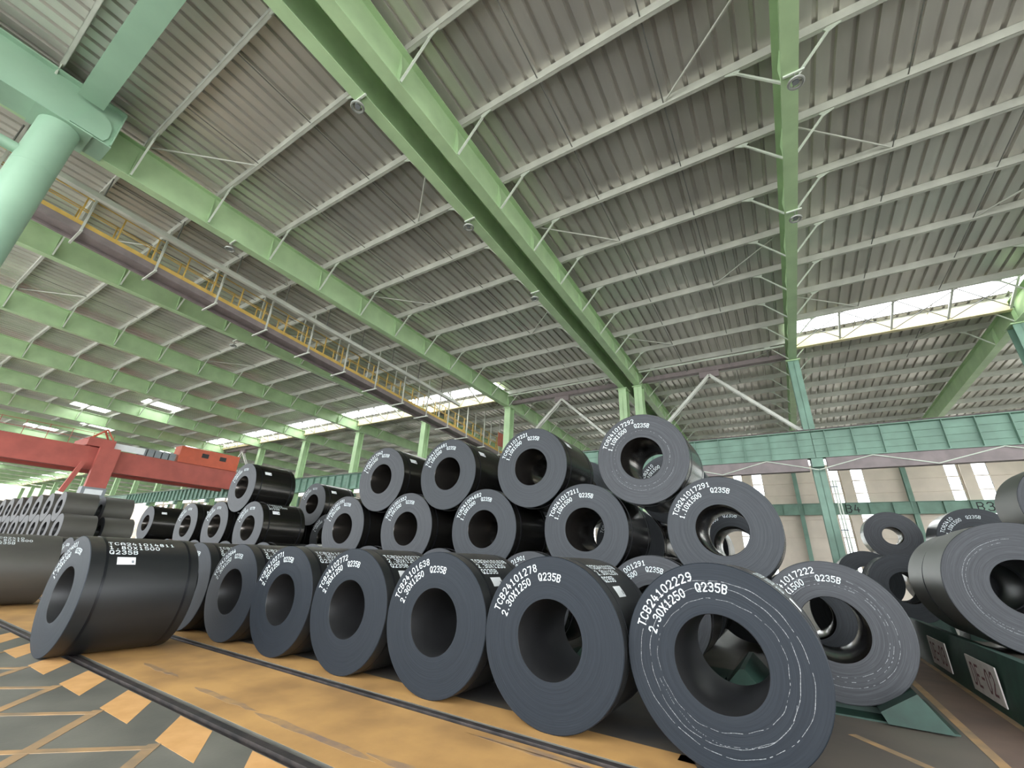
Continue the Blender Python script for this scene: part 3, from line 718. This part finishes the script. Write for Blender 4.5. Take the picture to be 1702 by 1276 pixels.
for x,s in TOP:
    ln=(s,'1.10X1500','Q235B')
    coil(x,YB,ZT,RB,1.5,'glossy black steel coil with white marking %s on top of the stack'%s,'B' if x in (-2.07,-9.07) else 'M',ln,None,
         rings=((.60,.012,.25,21,.005,200,340),(.52,.02,.6,22,.006)) if x==-2.07 else ())
ln=('TCA2410','1.10X1500','Q235B')
coil(-15.1,YB,ZM,RB,1.5,'steel coil with two white markings in the middle row below the single top coil','B',ln,ln)
coil(-17.35,YB,ZM+.06,RB,1.5,'steel coil in the middle row next to the one under the single top coil','B',ln,None)
coil(-19.58,YB,ZM+.06,RB,1.5,'steel coil at the far end of the short middle row','B',ln,None)
coil(-16.2,YB,ZM+1.37,RB,1.5,'single steel coil lying on top of the short middle row','B',ln,None)
# block three behind
Y3=10.98
for x,z,lb in ((-16.6,RB+2.54,'steel coil of the rear stack showing beside the single top coil'),):
    coil(x,Y3,z,RB,1.5,lb,'B',ln,None)
for i,x in enumerate((.15,-2.2,-4.5,-6.8,-14.25,-16.6,-18.9)): coil(x,Y3,RB,RB,1.5,'steel coil in the rear stack bottom row, %s from the rust path'%ORD[i],'M',None,None,stick=False,group='rear stack bottom row',straps=(.2,))
for i,x in enumerate((-1.02,-3.35,-5.65,-15.42,-17.75)): coil(x,Y3,RB+1.27,RB,1.5,'steel coil in the rear stack middle row, %s from the rust path'%ORD[i],'M',ln,None,stick=False,group='rear stack middle row',straps=(.2,))
for i,x in enumerate((-2.2,-4.5)): coil(x,Y3,RB+2.54,RB,1.5,'steel coil on top of the rear stack, %s from the rust path'%ORD[i],'M',ln,None,stick=False,group='rear stack top row',straps=(.2,))
for i,x in enumerate((1.05,-1.05,-3.35)): coil(x,13.1,RB,RB,1.5,'steel coil on the floor behind the rear stack, %s from the rust path'%ORD[i],'M',None,None,stick=False,straps=(.2,))
for i,x in enumerate((-2.2,)): coil(x,13.1,RB+1.27,RB,1.5,'steel coil on the second layer behind the rear stack','M',None,None,stick=False,straps=(.2,))
coil(-28.5,9.6,RB,RB,1.5,'steel coil lying alone on the floor between the long stacks','B',None,None,group=None,straps=())
coil(-28.5,9.6,RB*3+.02,RB,1.5,'steel coil balanced above the lone coil between the long stacks','B',None,None,straps=())
# far left stacks
for i in range(12):
    x=-35-2.36*i
    if i: coil(x+1.18,7.8,RB,RB,1.5,'dull grey coil in the far stack bottom row, %s from the lone coil'%ORD[i],'C',stick=False,straps=(),group='far stack bottom row')
    coil(x,7.8,RB+1.26,RB,1.5,'dull grey coil in the far stack middle row, %s from the lone coil'%ORD[i],'C',stick=False,straps=(),group='far stack middle row')
    if i<10: coil(x-1.18,7.8,RB+2.52,RB,1.5,'dull grey coil in the far stack top row, %s from the lone coil'%ORD[i],'C',stick=False,straps=(),group='far stack top row')
for i in range(4):
    x=-36-2.36*i
    coil(x+1.18,9.9,RB,RB,1.5,'dull grey coil behind the far stack, bottom row, %s from the lone coil'%ORD[i],'C',stick=False,straps=(),group='far rear stack bottom row')
    coil(x,9.9,RB+1.26,RB,1.5,'dull grey coil behind the far stack, middle row, %s from the lone coil'%ORD[i],'C',stick=False,straps=(),group='far rear stack middle row')
    if i<3: coil(x-1.18,9.9,RB+2.52,RB,1.5,'dull grey coil behind the far stack, top row, %s from the lone coil'%ORD[i],'C',stick=False,straps=(),group='far rear stack top row')
# right-hand block beyond the rust path
coil(3.0,10.15,H0-.09,.95,1.25,'large grey coil on the tall green saddle beside the rust path','C',None,None,stick=False,straps=(),rings=((.70,.012,.08,31,.006,90,270),(.66,.02,.4,32,.005,100,260)))
coil(3.02,11.62,H0-.10,.94,1.25,'grey coil close behind the large one on the tall green saddle','C',None,None,stick=False,straps=())
coil(5.05,10.6,H0-.09,.95,1.2,'grey coil on the tall green saddle right of the large one','C',None,None,stick=False,straps=())
coil(4.85,12.45,H0+1.36,.85,1.2,'big brown grey coil raised on the second layer above the large grey coil','C',None,None,stick=False,straps=())
coil(3.9,13.1,H0-.1,.85,1.2,'grey coil under the raised brown grey coil, on the rust path side','C',None,None,stick=False,straps=())
coil(5.85,12.5,H0-.1,.85,1.2,'grey coil under the raised brown grey coil, away from the rust path','C',None,None,stick=False,straps=())
coil(2.6,16.5,H0-.3,.85,1.5,'dark coil with a strap band low behind the large grey coil','M',None,None,stick=False,straps=(.25,))
coil(4.33,16.4,H0+.90,.85,1.2,'dark coil with smeared white marking on the second layer behind the large grey coil','M',('TCA2410','1.10X1500','Q235B'),None,stick=False,straps=())
coil(4.6,16.5,.855,.85,1.5,'dark coil on the floor behind the right saddles','M',None,None,stick=False,straps=())
coil(3.0,19.1,H0+1.21,.75,.9,'small telescoped coil with daylight through its bore on top of the right stack','B',None,None,stick=False,straps=(),ri=.27)
coil(2.1,19.0,1.5,.86,1.2,'dark coil supporting the telescoped coil on the side of the conduit column','M',None,None,stick=False,straps=())
coil(3.95,19.0,1.5,.86,1.2,'dark coil supporting the telescoped coil away from the conduit column','M',None,None,stick=False,straps=())
# ------------------------------------------------------------------ saddles
def saddle(x,y0,y1,hw,h,label,zb=0,group=None):
    t=thing('coil_saddle',label,'coil saddle',(x,y0,0),group)
    MB().prism([(-hw,.02),(hw*.9,.02),(.03,h),(-hw-.05,h*.35)] if zb else [(-hw,.02),(hw,.02),(.03,h),(-.03,h)],0,y1-y0).obj('wedge',M_DGREEN,t)
    MB().box((-1.15 if zb else -hw-.5,.1,0),(hw+.02,y1-y0,.02)).obj('base_plate',M_DGREEN,t)
    MB().box((-1.13 if zb else -hw-.45,.45,.02),(-hw,.7,.085)).obj('cross_beam',M_DGREEN,t)
    return t
saddle(.97,7.6,9.4,.31,.37,'dark green wedge saddle at the end of the bottom row beside the rust path',zb=1)
for i,(a,bq) in enumerate(zip(BOT,BOT[1:])): saddle((a[0]+bq[0])/2,7.75,9.4,.31,.33,'dark green wedge saddle between bottom row coils, %s from the rust path'%ORD[i],group='bottom row saddles')
t=thing('tall_saddle','tall dark green saddle with two white number plates beside the rust path','coil saddle',(2.15,7.9,0))
MB().prism([(-.06,0),(.75,0),(.40,.62),(.0,.74)],0,7.6).obj('wedge',M_DGREEN,t)
for y0,tx in ((1.2,'DE-02'),(3.6,'DE-03')):
    p=MB().box((-.075,y0,.10),(-.06,y0+1.25,.56)).obj('number_plate',M_PLATE,t)
    b=MB(); write(b,tx,.26,.2,.035,lambda s,q,l,y0=y0:(-.077-l,y0+1.025-s,.33+q),.001); stuff(b.obj('plate_number',M_MAROON,p))
t=thing('tall_saddle','tall dark green saddle on the far side of the large grey coil','coil saddle',(4.05,9.5,0))
MB().prism([(-.5,0),(.5,0),(.12,.5),(-.12,.5)],0,4.5).obj('wedge',M_DGREEN,t)

for x,y0,y1,zc_,r,lb in ((2.6,16.55,17.9,H0-.3,.85,'dark green cradle under the low strapped coil'),(2.1,19.05,20.1,1.5,.86,'dark green cradle under the coil beside the conduit column'),(3.95,19.05,20.1,1.5,.86,'dark green cradle under the coil away from the conduit column')):
    t=thing('coil_cradle',lb,'coil saddle',(x,y0,0))
    for s_ in (-1,1):
        q=[(.12,0),(.62,0),(.62,.05+zc_-math.sqrt(r*r-.62*.62)-.06),(.5,zc_-math.sqrt(r*r-.5*.5)-.012),(.2,zc_-math.sqrt(r*r-.2*.2)-.012)]
        q=[(s_*a,b_) for a,b_ in q]; MB().prism(q if s_>0 else q[::-1],0,y1-y0).obj('wedge',M_DGREEN,t)
